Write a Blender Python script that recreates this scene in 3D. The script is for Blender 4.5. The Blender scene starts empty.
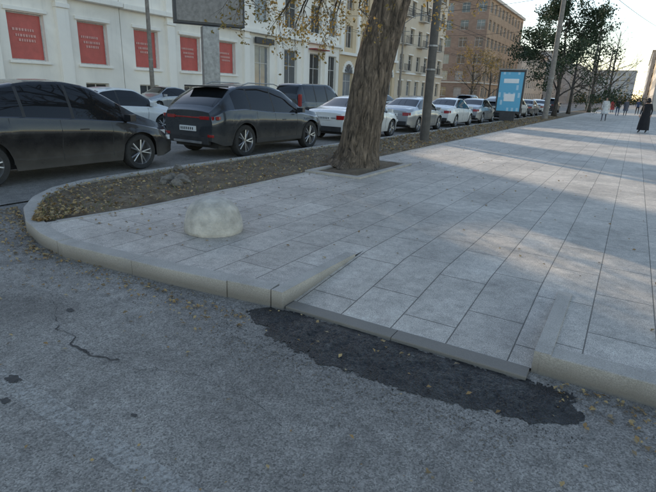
import bpy, math, random, bmesh
from mathutils import Vector, Matrix, noise
from mathutils.geometry import tessellate_polygon
R=random.Random(7)
rad=math.radians
scene=bpy.context.scene
COL=scene.collection
# ---------------------------------------------------------------- materials
def nt(name):
    m=bpy.data.materials.new(name); m.use_nodes=True
    t=m.node_tree; b=t.nodes['Principled BSDF']
    return m,t,b
def ramp(t,src,stops):
    r=t.nodes.new('ShaderNodeValToRGB'); e=r.color_ramp.elements
    while len(e)<len(stops): e.new(0.5)
    for i,(p,c) in enumerate(stops):
        e[i].position=p; e[i].color=(c[0],c[1],c[2],1) if hasattr(c,'__len__') else (c,c,c,1)
    t.links.new(src,r.inputs[0]); return r.outputs[0]
def mixc(t,f,a,b,mode='MIX'):
    m=t.nodes.new('ShaderNodeMix'); m.data_type='RGBA'; m.blend_type=mode
    for s,v in ((m.inputs[0],f),(m.inputs[6],a),(m.inputs[7],b)):
        if isinstance(v,bpy.types.NodeSocket): t.links.new(v,s)
        elif hasattr(v,'__len__'): s.default_value=(v[0],v[1],v[2],1)
        else: s.default_value=v if s==m.inputs[0] else (v,v,v,1)
    return m.outputs[2]
def coord(t,scale=(1,1,1),rot=(0,0,0)):
    tc=t.nodes.new('ShaderNodeTexCoord'); mp=t.nodes.new('ShaderNodeMapping')
    mp.inputs['Scale'].default_value=scale; mp.inputs['Rotation'].default_value=rot
    t.links.new(tc.outputs['Object'],mp.inputs[0]); return mp.outputs[0]
def noi(t,vec,scale,detail=3,rough=.6,dist=0):
    n=t.nodes.new('ShaderNodeTexNoise'); n.inputs['Scale'].default_value=scale
    n.inputs['Detail'].default_value=detail; n.inputs['Roughness'].default_value=rough
    n.inputs['Distortion'].default_value=dist
    t.links.new(vec,n.inputs['Vector']); return n.outputs['Fac']
def bump(t,b,h,strength=.5,dist=.01,prev=None):
    n=t.nodes.new('ShaderNodeBump'); n.inputs['Strength'].default_value=strength; n.inputs['Distance'].default_value=dist
    t.links.new(h,n.inputs['Height'])
    if prev: t.links.new(prev,n.inputs['Normal'])
    t.links.new(n.outputs[0],b.inputs['Normal']); return n.outputs[0]
def simple(name,col,rough=.6,metal=0,var=.25,scale=6,bmp=.2,coat=0,bd=.005):
    m,t,b=nt(name); v=coord(t)
    n=noi(t,v,scale,4)
    lo=[c*(1-var) for c in col]; hi=[min(1,c*(1+var)) for c in col]
    t.links.new(ramp(t,n,[(.3,lo),(.7,hi)]),b.inputs['Base Color'])
    b.inputs['Roughness'].default_value=rough; b.inputs['Metallic'].default_value=metal
    if coat: b.inputs['Coat Weight'].default_value=coat; b.inputs['Coat Roughness'].default_value=.05
    if bmp: bump(t,b,noi(t,v,scale*6,2),bmp,bd)
    return m
def mat_asphalt():
    m,t,b=nt('asphalt'); v=coord(t)
    big=noi(t,v,.7,4,.62,.5); mid=noi(t,v,9,5,.78)
    c=ramp(t,big,[(.3,(.175,.157,.136)),(.5,(.25,.226,.196)),(.7,(.335,.305,.265))])
    c=mixc(t,.62,c,ramp(t,mid,[(.25,.22),(.75,.78)]),'OVERLAY')
    vo=t.nodes.new('ShaderNodeTexVoronoi'); vo.inputs['Scale'].default_value=135; t.links.new(v,vo.inputs['Vector'])
    c=mixc(t,.58,c,ramp(t,vo.outputs['Color'],[(.1,.10),(.9,.90)]),'OVERLAY')
    sp=ramp(t,noi(t,v,60,2,.75),[(.28,.6),(.36,0)])
    c=mixc(t,sp,c,(.08,.073,.063))
    sp=ramp(t,noi(t,v,1.9,5,.75,.6),[(.56,0),(.72,.6)])
    c=mixc(t,sp,c,(.10,.09,.079))
    vo2=t.nodes.new('ShaderNodeTexVoronoi'); vo2.inputs['Scale'].default_value=44; t.links.new(v,vo2.inputs['Vector'])
    peb=ramp(t,vo2.outputs['Distance'],[(.08,.6),(.16,0.)])
    c=mixc(t,mixc(t,1.,peb,ramp(t,mid,[(.52,0),(.6,1)]),'MULTIPLY'),c,(.46,.43,.38))
    t.links.new(c,b.inputs['Base Color']); b.inputs['Roughness'].default_value=.88
    p=bump(t,b,vo.outputs['Distance'],.55,.005); p=bump(t,b,mid,.6,.015,p)
    return m
def mat_freshasphalt():
    m,t,b=nt('fresh_asphalt'); v=coord(t)
    n=noi(t,v,4.5,5,.7,.3)
    c=ramp(t,n,[(.42,(.018,.017,.017)),(.60,(.042,.04,.038)),(.74,(.15,.138,.12))])
    vo=t.nodes.new('ShaderNodeTexVoronoi'); vo.inputs['Scale'].default_value=85; t.links.new(v,vo.inputs['Vector'])
    c=mixc(t,.75,c,ramp(t,vo.outputs['Color'],[(.1,.1),(.9,.9)]),'OVERLAY')
    t.links.new(c,b.inputs['Base Color']); b.inputs['Roughness'].default_value=.45
    p=bump(t,b,vo.outputs['Distance'],1,.012); bump(t,b,noi(t,v,34,3),.8,.018,p)
    return m
def mat_pavers():
    m,t,b=nt('pavers'); v=coord(t,(1,1,1),(0,0,rad(90)))
    br=t.nodes.new('ShaderNodeTexBrick'); br.offset=.37; br.offset_frequency=2
    I=br.inputs; I['Scale'].default_value=1; I['Brick Width'].default_value=.8; I['Row Height'].default_value=.4
    I['Mortar Size'].default_value=.005; I['Mortar Smooth'].default_value=.35; I['Bias'].default_value=0
    I['Color1'].default_value=(.41,.362,.308,1); I['Color2'].default_value=(.48,.427,.365,1); I['Mortar'].default_value=(.12,.105,.088,1)
    t.links.new(v,I['Vector'])
    c=br.outputs['Color']
    v2=coord(t)
    c=mixc(t,.5,c,ramp(t,noi(t,v2,.9,4,.65,.5),[(.28,.22),(.7,.76)]),'OVERLAY')
    n9=noi(t,v2,11,4,.75)
    c=mixc(t,.4,c,ramp(t,n9,[(.3,.2),(.7,.8)]),'OVERLAY')
    gr=noi(t,v2,190,2,.8)
    c=mixc(t,.7,c,ramp(t,gr,[(.35,.14),(.65,.86)]),'OVERLAY')
    sp=ramp(t,n9,[(.66,0),(.76,.4)])
    c=mixc(t,sp,c,(.2,.18,.155))
    t.links.new(c,b.inputs['Base Color']); b.inputs['Roughness'].default_value=.58
    inv=t.nodes.new('ShaderNodeMath'); inv.operation='SUBTRACT'; inv.inputs[0].default_value=1; t.links.new(br.outputs['Fac'],inv.inputs[1])
    p=bump(t,b,inv.outputs[0],.6,.006); bump(t,b,gr,.3,.003,p)
    return m
def mat_kerb(name='kerb_granite',col=(.44,.395,.34)):
    m,t,b=nt(name); v=coord(t)
    c=ramp(t,noi(t,v,3,4,.7),[(.3,[x*.8 for x in col]),(.7,[min(1,x*1.12) for x in col])])
    c=mixc(t,.5,c,ramp(t,noi(t,v,150,2,.8),[(.3,.2),(.7,.8)]),'OVERLAY')
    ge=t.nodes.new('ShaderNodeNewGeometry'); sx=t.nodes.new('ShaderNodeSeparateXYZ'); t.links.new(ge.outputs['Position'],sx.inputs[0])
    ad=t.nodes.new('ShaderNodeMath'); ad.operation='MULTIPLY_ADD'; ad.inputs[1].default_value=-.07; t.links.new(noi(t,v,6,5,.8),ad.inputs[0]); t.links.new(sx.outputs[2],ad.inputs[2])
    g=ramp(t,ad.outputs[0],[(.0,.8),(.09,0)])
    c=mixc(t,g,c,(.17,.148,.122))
    t.links.new(c,b.inputs['Base Color']); b.inputs['Roughness'].default_value=.78
    bump(t,b,noi(t,v,55,4,.7),.4,.005)
    return m
def mat_soil():
    m,t,b=nt('soil'); v=coord(t)
    c=ramp(t,noi(t,v,3,5,.75,.3),[(.25,(.095,.066,.042)),(.5,(.19,.14,.09)),(.7,(.3,.235,.155))])
    f=noi(t,v,55,4,.8)
    c=mixc(t,.6,c,ramp(t,f,[(.3,.12),(.7,.88)]),'OVERLAY')
    t.links.new(c,b.inputs['Base Color']); b.inputs['Roughness'].default_value=.95
    bump(t,b,f,.9,.03)
    return m
def mat_bark(name,col=(.17,.128,.092)):
    m,t,b=nt(name); v=coord(t,(1,1,.2))
    w=noi(t,v,13,5,.72,1.0)
    c=ramp(t,w,[(.36,[x*.22 for x in col]),(.5,col),(.68,[x*2.1 for x in col])])
    t.links.new(c,b.inputs['Base Color']); b.inputs['Roughness'].default_value=.95
    bump(t,b,w,1.,.12)
    return m
def mat_leaf(name,cols,trans=.3):
    m,t,b=nt(name)
    ge=t.nodes.new('ShaderNodeNewGeometry')
    n=len(cols); c=ramp(t,ge.outputs['Random Per Island'],[(i/max(1,n-1),cols[i]) for i in range(n)])
    t.links.new(c,b.inputs['Base Color']); b.inputs['Roughness'].default_value=.65
    if trans:
        tr=t.nodes.new('ShaderNodeBsdfTranslucent'); t.links.new(c,tr.inputs[0])
        mx=t.nodes.new('ShaderNodeMixShader'); mx.inputs[0].default_value=trans
        t.links.new(b.outputs[0],mx.inputs[1]); t.links.new(tr.outputs[0],mx.inputs[2])
        t.links.new(mx.outputs[0],t.nodes['Material Output'].inputs[0])
    return m
def mat_wall(name,col,var=.12):
    m,t,b=nt(name); v=coord(t)
    c=ramp(t,noi(t,v,.25,4,.65,.5),[(.3,[x*(1-var) for x in col]),(.7,[min(1,x*(1+var)) for x in col])])
    st=noi(t,coord(t,(1.4,1.4,.08)),1.2,4,.7)
    c=mixc(t,ramp(t,st,[(.55,0),(.8,.35)]),c,[x*.6 for x in col])
    t.links.new(c,b.inputs['Base Color']); b.inputs['Roughness'].default_value=.85
    return m
def mat_brickwall(name,c1,c2):
    m,t,b=nt(name); 
    tc=t.nodes.new('ShaderNodeTexCoord'); sp=t.nodes.new('ShaderNodeSeparateXYZ'); t.links.new(tc.outputs['Object'],sp.inputs[0])
    ad=t.nodes.new('ShaderNodeMath'); t.links.new(sp.outputs[0],ad.inputs[0]); t.links.new(sp.outputs[1],ad.inputs[1])
    cb=t.nodes.new('ShaderNodeCombineXYZ'); t.links.new(ad.outputs[0],cb.inputs[0]); t.links.new(sp.outputs[2],cb.inputs[1])
    br=t.nodes.new('ShaderNodeTexBrick'); br.inputs['Scale'].default_value=1; br.inputs['Brick Width'].default_value=.5; br.inputs['Row Height'].default_value=.16; br.inputs['Mortar Size'].default_value=.012
    br.inputs['Color1'].default_value=(*c1,1); br.inputs['Color2'].default_value=(*c2,1); br.inputs['Mortar'].default_value=(.2,.17,.15,1)
    t.links.new(cb.outputs[0],br.inputs['Vector'])
    c=mixc(t,.4,br.outputs['Color'],ramp(t,noi(t,coord(t),.4,4),[(.3,.3),(.7,.7)]),'OVERLAY')
    t.links.new(c,b.inputs['Base Color']); b.inputs['Roughness'].default_value=.9; return m
def mat_glass(name,col=(.03,.035,.04),rough=.06):
    m,t,b=nt(name)
    ge=t.nodes.new('ShaderNodeNewGeometry')
    c=ramp(t,ge.outputs['Random Per Island'],[(0,[x*.4 for x in col]),(.55,col),(.8,[x*2.2 for x in col]),(1,[x*4 for x in col])])
    t.links.new(c,b.inputs['Base Color']); b.inputs['Roughness'].default_value=rough; b.inputs['Specular IOR Level'].default_value=.9
    bump(t,b,noi(t,coord(t),.9,1),.05,.02); return m
def mat_paint(name,col,rough=.3,metal=.35):
    m,t,b=nt(name); v=coord(t)
    d=noi(t,v,2.5,5,.7)
    c=mixc(t,ramp(t,d,[(.45,0),(.8,.3)]),col,[.5*x+.09 for x in col])
    sx=t.nodes.new('ShaderNodeSeparateXYZ'); t.links.new(v,sx.inputs[0])
    c=mixc(t,ramp(t,sx.outputs[2],[(.2,.5),(.62,0)]),c,(.16,.145,.125))   # road dust on the sills
    t.links.new(c,b.inputs['Base Color']); b.inputs['Metallic'].default_value=metal
    t.links.new(ramp(t,d,[(.3,rough*.8),(.7,rough*1.6)]),b.inputs['Roughness'])
    b.inputs['Coat Weight'].default_value=.8; b.inputs['Coat Roughness'].default_value=.05
    return m
def mat_poster(name,base,ink,scale=2.2,f=.6,mort=.1):
    m,t,b=nt(name)
    tc=t.nodes.new('ShaderNodeTexCoord'); sp=t.nodes.new('ShaderNodeSeparateXYZ'); t.links.new(tc.outputs['Object'],sp.inputs[0])
    ad=t.nodes.new('ShaderNodeMath'); t.links.new(sp.outputs[0],ad.inputs[0]); t.links.new(sp.outputs[1],ad.inputs[1])
    cb=t.nodes.new('ShaderNodeCombineXYZ'); t.links.new(ad.outputs[0],cb.inputs[0]); t.links.new(sp.outputs[2],cb.inputs[1])
    br=t.nodes.new('ShaderNodeTexBrick'); br.inputs['Scale'].default_value=scale; br.inputs['Brick Width'].default_value=.35; br.inputs['Row Height'].default_value=.55; br.inputs['Mortar Size'].default_value=mort
    br.inputs['Color1'].default_value=(1,1,1,1); br.inputs['Color2'].default_value=(0,0,0,1); br.inputs['Mortar'].default_value=(0,0,0,1); br.inputs['Bias'].default_value=-.2
    t.links.new(cb.outputs[0],br.inputs['Vector'])
    g=ramp(t,br.outputs['Color'],[(.75,0),(.8,f)])
    c=mixc(t,g,base,ink); t.links.new(c,b.inputs['Base Color']); b.inputs['Roughness'].default_value=.4; return m
def mat_wornpaint():
    m,t,b=nt('worn_paint'); v=coord(t)
    b.inputs['Base Color'].default_value=(.55,.52,.47,1); b.inputs['Roughness'].default_value=.8
    tr=t.nodes.new('ShaderNodeBsdfTransparent'); mx=t.nodes.new('ShaderNodeMixShader')
    t.links.new(ramp(t,noi(t,v,30,5,.85),[(.43,0),(.6,.65)]),mx.inputs[0]); t.links.new(tr.outputs[0],mx.inputs[1]); t.links.new(b.outputs[0],mx.inputs[2])
    t.links.new(mx.outputs[0],t.nodes['Material Output'].inputs[0]); return m

M={}
M['asphalt']=mat_asphalt(); M['fresh']=mat_freshasphalt(); M['pavers']=mat_pavers(); M['kerb']=mat_kerb(); M['worn']=mat_wornpaint()
M['soil']=mat_soil(); M['bark']=mat_bark('bark'); M['bark2']=mat_bark('bark_dark',(.08,.068,.058))
M['twig']=simple('twig',(.11,.085,.065),.9,bmp=0)
M['leaf_dry']=mat_leaf('dry_leaves',[(.2,.115,.04),(.34,.21,.08),(.45,.32,.14),(.14,.095,.05),(.4,.31,.18)],0)
M['leaf_aut']=mat_leaf('autumn_leaves',[(.17,.13,.04),(.30,.2,.06),(.2,.17,.06),(.38,.24,.08)],.45)
M['leaf_green']=mat_leaf('green_leaves',[(.022,.04,.018),(.035,.06,.025),(.055,.08,.035),(.028,.045,.02)],.15)
M['leaf_yel']=mat_leaf('yellow_leaves',[(.3,.2,.05),(.2,.14,.05),(.35,.25,.08)],.3)
M['grass']=mat_leaf('grass',[(.07,.09,.03),(.15,.15,.05),(.26,.21,.1)],0)
M['concrete']=simple('bollard_concrete',(.50,.455,.39),.9,0,.28,9,.9,0,.012)
M['white_wall']=mat_wall('white_wall',(.84,.79,.71)); M['white_trim']=mat_wall('white_trim',(.88,.83,.75),.05)
M['beige_wall']=mat_wall('beige_wall',(.64,.50,.33)); M['scaf_wall']=mat_wall('plaster_wall',(.62,.52,.40))
M['grey_wall']=mat_wall('grey_wall',(.42,.41,.4)); M['cream']=mat_wall('cream_wall',(.58,.53,.46))
M['brick']=mat_brickwall('brown_brick',(.24,.16,.12),(.31,.215,.165)); M['brick_sunlit']=mat_brickwall('brown_brick_sunlit',(.40,.27,.17),(.46,.33,.22))  # one brick twice: shaded brown, and a lighter warm copy with sunlight painted in
M['glass']=mat_glass('window_glass',(.06,.065,.07)); M['carglass']=simple('car_glass',(.012,.013,.015),.03,0,.1,2,0)
M['frame']=simple('window_frame',(.55,.53,.5),.5,bmp=0); M['darkframe']=simple('dark_frame',(.04,.04,.045),.45,bmp=0)
M['roof']=simple('roof_metal',(.16,.15,.15),.6,bmp=0); M['plinth']=simple('plinth_stone',(.24,.225,.21),.8,bmp=0)
M['red']=simple('red_poster',(.50,.10,.085),.4,0,.12,2,0); M['pinkp']=simple('pink_print',(.66,.34,.30),.4,0,.05,bmp=0); M['awning']=simple('red_awning',(.35,.06,.05),.7)
M['cyan']=mat_poster('cyan_poster',(.12,.42,.62),(.85,.9,.92),1.2,.4); M['whitep']=simple('white_print',(.8,.8,.8),.4,0,.05,bmp=0)
M['rubber']=simple('rubber',(.028,.027,.026),.85,0,.3,20,.3); M['rim']=simple('alloy',(.38,.38,.39),.35,.8,.15,bmp=0)
M['plastic']=simple('black_plastic',(.028,.028,.029),.6,bmp=0); M['tail']=simple('tail_light_red',(.30,.012,.01),.12,0,.3,30,0,1)
M['lamp']=simple('headlight',(.6,.62,.65),.1,.1,.1,20,0,1); M['plate']=simple('licence_plate',(.72,.72,.7),.4,0,.08,40,0)
M['steel']=simple('galvanised_steel',(.3,.3,.3),.5,.6,bmp=0); M['pole']=simple('pole_concrete',(.24,.21,.18),.85); M['pole2']=simple('pole_painted',(.085,.077,.068),.7)
M['wire']=simple('wire',(.03,.03,.03),.6,bmp=0); M['rock']=simple('rubble',(.2,.175,.145),.95,0,.4,14,.8,0,.02)
M['tarcrack']=simple('bitumen_stain',(.06,.055,.05),.8,0,.4,30,.5)
M['skin']=simple('skin',(.45,.28,.2),.55,0,.08,bmp=0); M['blackcloth']=simple('black_cloth',(.014,.014,.017),.9,bmp=0); M['whitecloth']=simple('white_cloth',(.62,.6,.57),.85,bmp=0)
M['greycloth']=simple('grey_cloth',(.1,.1,.12),.9,bmp=0); M['bluecloth']=simple('blue_cloth',(.04,.06,.12),.9,bmp=0); M['redcloth']=simple('red_cloth',(.3,.05,.05),.9,bmp=0); M['hair']=simple('hair',(.04,.028,.02),.8,bmp=0)

# ---------------------------------------------------------------- mesh builder
class MB:
    def __init__(s): s.v=[]; s.f=[]; s.m=[]; s.mats=[]
    def mi(s,mat):
        mat=M[mat] if isinstance(mat,str) else mat
        if mat not in s.mats: s.mats.append(mat)
        return s.mats.index(mat)
    def face(s,pts,mat):
        b=len(s.v); s.v+= [tuple(p) for p in pts]; s.f.append(tuple(range(b,b+len(pts)))); s.m.append(s.mi(mat))
    def box(s,c,d,mat,rz=0,mx=None):
        i=s.mi(mat); b=len(s.v); cs,sn=math.cos(rz),math.sin(rz)
        for z in (-.5,.5):
            for x,y in ((-.5,-.5),(.5,-.5),(.5,.5),(-.5,.5)):
                X,Y,Z=x*d[0],y*d[1],z*d[2]
                p=Vector((X*cs-Y*sn,X*sn+Y*cs,Z))
                if mx: p=mx@Vector((X,Y,Z))
                s.v.append((p[0]+c[0],p[1]+c[1],p[2]+c[2]))
        for q in ((3,2,1,0),(4,5,6,7),(0,1,5,4),(1,2,6,5),(2,3,7,6),(3,0,4,7)):
            s.f.append(tuple(b+k for k in q)); s.m.append(i)
    def tube(s,pts,rs,mat,n=8,cap=True,disp=None):
        i=s.mi(mat); b=len(s.v); pts=[Vector(p) for p in pts]; K=len(pts)
        up=Vector((0,0,1)); prev=None
        for k,p in enumerate(pts):
            d=(pts[min(k+1,K-1)]-pts[max(k-1,0)]); d=d.normalized() if d.length>1e-9 else up
            if prev is None:
                a=d.orthogonal().normalized() if abs(d.z)<.99 else Vector((1,0,0))
                a=(a-d*a.dot(d)).normalized()
            else: a=(prev-d*prev.dot(d)).normalized()
            prev=a; c=d.cross(a); r=rs[k] if hasattr(rs,'__len__') else rs
            for q in range(n):
                an=2*math.pi*q/n; rr=r*(disp(k,q,p) if disp else 1)
                w=p+(a*math.cos(an)+c*math.sin(an))*rr; s.v.append(tuple(w))
        for k in range(K-1):
            for q in range(n):
                q2=(q+1)%n; s.f.append((b+k*n+q,b+k*n+q2,b+(k+1)*n+q2,b+(k+1)*n+q)); s.m.append(i)
        if cap:
            s.f.append(tuple(b+q for q in range(n))[::-1]); s.m.append(i)
            s.f.append(tuple(b+(K-1)*n+q for q in range(n))); s.m.append(i)
    def grid(s,rows,mat):
        i=s.mi(mat); b=len(s.v); w=len(rows[0])
        for r in rows: s.v+=[tuple(p) for p in r]
        for a in range(len(rows)-1):
            for c in range(w-1):
                s.f.append((b+a*w+c,b+a*w+c+1,b+(a+1)*w+c+1,b+(a+1)*w+c)); s.m.append(i)
    def leaf(s,p,size,mat,flat=0.):
        i=s.mi(mat); b=len(s.v)
        if flat: 
            nrm=Vector((R.gauss(0,flat),R.gauss(0,flat),1)).normalized()
        else: nrm=Vector((R.gauss(0,1),R.gauss(0,1),R.gauss(0,1))).normalized()
        a=nrm.orthogonal().normalized(); a.rotate(Matrix.Rotation(R.uniform(0,6.28),3,nrm)); c=nrm.cross(a)
        w=size*R.uniform(.55,.8); P=Vector(p); k=nrm*size*.15
        s.v+=[tuple(P-a*size*.5),tuple(P+c*w*.5*.9+k),tuple(P+a*size*.5),tuple(P-c*w*.5+k)]
        s.f.append((b,b+1,b+2,b+3)); s.m.append(i)
    def obj(s,name,parent=None,smooth=False,bevel=0,loc=None,rz=0):
        me=bpy.data.meshes.new(name); me.from_pydata(s.v,[],s.f)
        for m in s.mats: me.materials.append(m)
        me.polygons.foreach_set('material_index',s.m)
        if smooth: me.polygons.foreach_set('use_smooth',[True]*len(s.f))
        me.update()
        o=bpy.data.objects.new(name,me); COL.objects.link(o)
        if parent: o.parent=parent
        if loc: o.location=loc
        o.rotation_euler[2]=rz
        if bevel:
            bv=o.modifiers.new('b','BEVEL'); bv.width=bevel; bv.segments=2; bv.limit_method='ANGLE'
        return o
def empty(name,loc=(0,0,0),rz=0):
    e=bpy.data.objects.new(name,None); e.location=loc; e.rotation_euler[2]=rz; COL.objects.link(e); return e
def poly(mb,pts,z,mat):
    P=[Vector((p[0],p[1],0)) for p in pts]
    for t in tessellate_polygon([P]):
        q=[P[k] for k in t]
        if (q[1]-q[0]).cross(q[2]-q[0]).z<0: q=q[::-1]
        mb.face([(a.x,a.y,z(a.x,a.y) if callable(z) else z) for a in q],mat)

# ---------------------------------------------------------------- ground
mb=MB(); mb.face([(-1500,-1500,-.02),(1500,-1500,-.02),(1500,1500,-.02),(-1500,1500,-.02)],'asphalt'); mb.obj('ground')
mb=MB(); mb.face([(-26,-60,0),(16,-60,0),(16,3.2,0),(-26,3.2,0)],'asphalt')
mb.face([(-26,3.2,0),(-7,3.2,0),(-7,400,0),(-26,400,0)],'asphalt'); mb.obj('road')
mb=MB()
for k in range(40):
    y=-6+k*9
    if y<8: continue
    mb.box((-12.9,y,.005),(.14,3,.004),'whitep'); mb.box((-19.8,y,.005),(.14,3,.004),'whitep')
mb.box((-16.3,150,.005),(.14,330,.004),'whitep')
mb.face([(-3.6,1.13,.004),(-.9,1.05,.004),(-.9,1.17,.004),(-3.6,1.25,.004)],'worn')
mb.obj('road_markings')

kp=[(-7.3,400),(-7.3,120),(-7.3,60),(-7.3,30),(-7.3,12),(-7.28,6),(-7.22,4.6),(-7.0,4.0),(-6.6,3.5),(-6.1,3.1),(-5.5,2.8),(-4.9,2.62),(-4.42,2.55),(-3.16,2.66),(-2.14,2.80)]
PZ=.13
def kerb(path,name,z0,z1,w=.15,stone=1.0,gap=.003):
    mb=MB(); P=[Vector((a[0],a[1],0)) for a in path]
    S=[0]
    for a,b in zip(P,P[1:]): S.append(S[-1]+(b-a).length)
    T=S[-1]
    def at(s):
        s=max(0,min(T,s))
        for i in range(len(S)-1):
            if s<=S[i+1]+1e-9:
                f=(s-S[i])/max(1e-9,S[i+1]-S[i]); return P[i].lerp(P[i+1],f)
        return P[-1]
    def nor(s):
        d=(at(s+.15)-at(s-.15)).normalized(); return Vector((-d.y,d.x,0))
    s=0
    while s<T-.05:
        p=at(s); near=(p-Vector((0,3,0))).length<40; L=stone if near else 12
        e=min(T,s+L); a=s+gap; b=e-gap; dz=R.uniform(-.004,.004); dn=R.uniform(-.005,.005)
        K=10 if (near and L<3 and w>.1 and p.y<12) else (3 if L<3 else 1); rows=[]
        for k in range(K+1):
            q=a+(b-a)*k/K; c=at(q); n=nor(q); bv=.005
            j=lambda m:(noise.noise(Vector((c.x*9,c.y*9,m*5)))*.005 if K==10 else 0)
            ch=.008*max(0,noise.noise(Vector((c.x*17,c.y*17,2)))-.35)*3 if K==10 else 0
            r=[(0+dn,z0),(0+dn+j(1),z0+.06),(0+dn+ch,z1+dz-bv-ch*.6),(bv+dn+ch,z1+dz),(w-bv,z1+dz),(w,z1+dz-bv),(w,z0)]
            rows.append([(c.x+n.x*o,c.y+n.y*o,z) for o,z in r])
        mb.grid(rows,'kerb'); mb.face(rows[0][::-1],'kerb'); mb.face(rows[-1],'kerb')
        s=e
    return mb.obj(name)
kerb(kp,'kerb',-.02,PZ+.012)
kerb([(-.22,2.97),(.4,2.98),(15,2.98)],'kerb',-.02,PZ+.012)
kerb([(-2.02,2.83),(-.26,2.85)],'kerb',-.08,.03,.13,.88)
mb=MB()
def wedge(x0,x1,y0,y1,zb0,zb1,zt0,zt1):
    v=[(x0,y0,zb0),(x1,y0,zb0),(x1,y1,zb1),(x0,y1,zb1),(x0,y0,zt0),(x1,y0,zt0),(x1,y1,zt1),(x0,y1,zt1)]
    for q in ((3,2,1,0),(4,5,6,7),(0,1,5,4),(1,2,6,5),(2,3,7,6),(3,0,4,7)): mb.face([v[k] for k in q],'kerb')
wedge(-2.13,-2.03,2.80,3.98,-.02,-.02,PZ+.018,PZ+.014)
wedge(-.255,-.16,2.972,4.15,-.02,-.02,PZ+.020,PZ+.014)
mb.obj('ramp_side_kerb',bevel=.005)
mb=MB()
def rect(x0,y0,x1,y1,z=PZ,mat='pavers'): mb.face([(x0,y0,z),(x1,y0,z),(x1,y1,z),(x0,y1,z)],mat)
PX=-5.05
rect(PX,10.2,15,400); rect(-3.95,7.75,15,10.2); rect(PX,4.15,15,7.75)
rect(-.16,3.12,15,4.15)
poly(mb,[(PX,4.15),(-5.2,3.15),(-5.3,2.9),(-4.9,2.76),(-4.42,2.69),(-3.16,2.80),(-2.13,2.94),(-2.13,3.98),(-2.03,3.98),(-2.03,4.15)],PZ,'pavers')
mb.face([(-2.03,2.9575,.026),(-.255,2.972,.026),(-.255,4.15,PZ),(-2.03,4.15,PZ)],'pavers')
mb.obj('pavement')
mb=MB(); mb.box((-28,170,.06),(3.98,460,.13),'pavers'); mb.obj('pavement')
def soil(name,x0,x1,y0,y1,step,inside=None,amp=.05,z=PZ-.02):
    mb=MB(); nx=int((x1-x0)/step); ny=int((y1-y0)/step); rows=[]
    for j in range(ny+1):
        r=[]
        for i in range(nx+1):
            x=x0+(x1-x0)*i/nx; y=y0+(y1-y0)*j/ny
            e=min(1,min(x-x0,x1-x)/.25)
            h=noise.fractal(Vector((x*1.3,y*1.3,3)),1,2,5)*amp+.02*e
            r.append((x,y,z+h*(.3+.7*e)))
        rows.append(r)
    mb.grid(rows,'soil')
    return mb.obj(name,smooth=True)
def leftb(y):
    pts=[(2.78,-5.35),(2.95,-5.6),(3.25,-6.1),(3.6,-6.55),(4.05,-6.88),(4.65,-7.07),(6,-7.13),(500,-7.15)]
    for (a,xa),(b,xb) in zip(pts,pts[1:]):
        if y<=b: return xa+(xb-xa)*(y-a)/(b-a)
    return -7.15
def rightb(y): return PX if y>4.15 else PX-.25*(4.15-y)/1.37
mb=MB(); rows=[]; y=2.8
while y<60:
    a,b=leftb(y),rightb(y); r=[]
    for i in range(33):
        f=i/32; x=a+(b-a)*f; e=min(1,min(f,1-f)*6)
        h=noise.fractal(Vector((x*1.5,y*1.5,3)),1,2,5)*.06+.03
        r.append((x,y,PZ-.03+h*e))
    rows.append(r); y+=.07 if y<9 else (.2 if y<20 else 1)
rows.append([(-7.15+(2.1)*i/32,400,PZ) for i in range(33)])
mb.grid(rows,'soil'); mb.obj('planting_strip',smooth=True)
kerb([(PX-.03,120),(PX-.03,10.3)],'planter_edging',.02,PZ+.008,.07,1.0)
kerb([(PX-.03,7.7),(PX-.03,4.15),(-5.27,3.0)],'planter_edging',.02,PZ+.008,.07,1.0)
mb=MB()
x0,x1,y0,y1=-5.12,-3.95,7.75,10.2; w=.12; z=PZ+.03
for c,d in (((x0+x1)/2,y0+w/2),(x1-x0,w)),(((x0+x1)/2,y1-w/2),(x1-x0,w)),((x0+w/2,(y0+y1)/2),(w,y1-y0-2*w-.006)),((x1-w/2,(y0+y1)/2),(w,y1-y0-2*w-.006)):
    mb.box((c[0],c[1],z-.07),(d[0],d[1],.16),'kerb')
mb.obj('tree_pit_kerb',bevel=.01)
soil('tree_pit_soil',x0+w,x1-w,y0+w,y1-w,.06,None,.05,PZ+.01)

# asphalt patch
pp=[(-2.24,2.66),(-2.1,2.52),(-1.8,2.40),(-1.4,2.32),(-.95,2.33),(-.5,2.38),(-.15,2.45),(.04,2.56),(.08,2.68),(-.05,2.84),(-.2,2.845),(-1.0,2.835),(-2.0,2.82),(-2.16,2.77)]
def inpoly(x,y,P):
    c=False;j=len(P)-1
    for i in range(len(P)):
        if (P[i][1]>y)!=(P[j][1]>y) and x<(P[j][0]-P[i][0])*(y-P[i][1])/(P[j][1]-P[i][1])+P[i][0]: c=not c
        j=i
    return c
def dpoly(x,y,P):
    best=9; p=Vector((x,y))
    for a,b in zip(P,P[1:]+P[:1]):
        a=Vector(a);b=Vector(b);t=max(0,min(1,(p-a).dot(b-a)/(b-a).length_squared)); best=min(best,(p-a-(b-a)*t).length)
    return best
mb=MB(); i=mb.mi('fresh'); st=.011; idx={}
nx=int(2.7/st); ny=int(.95/st)
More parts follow.
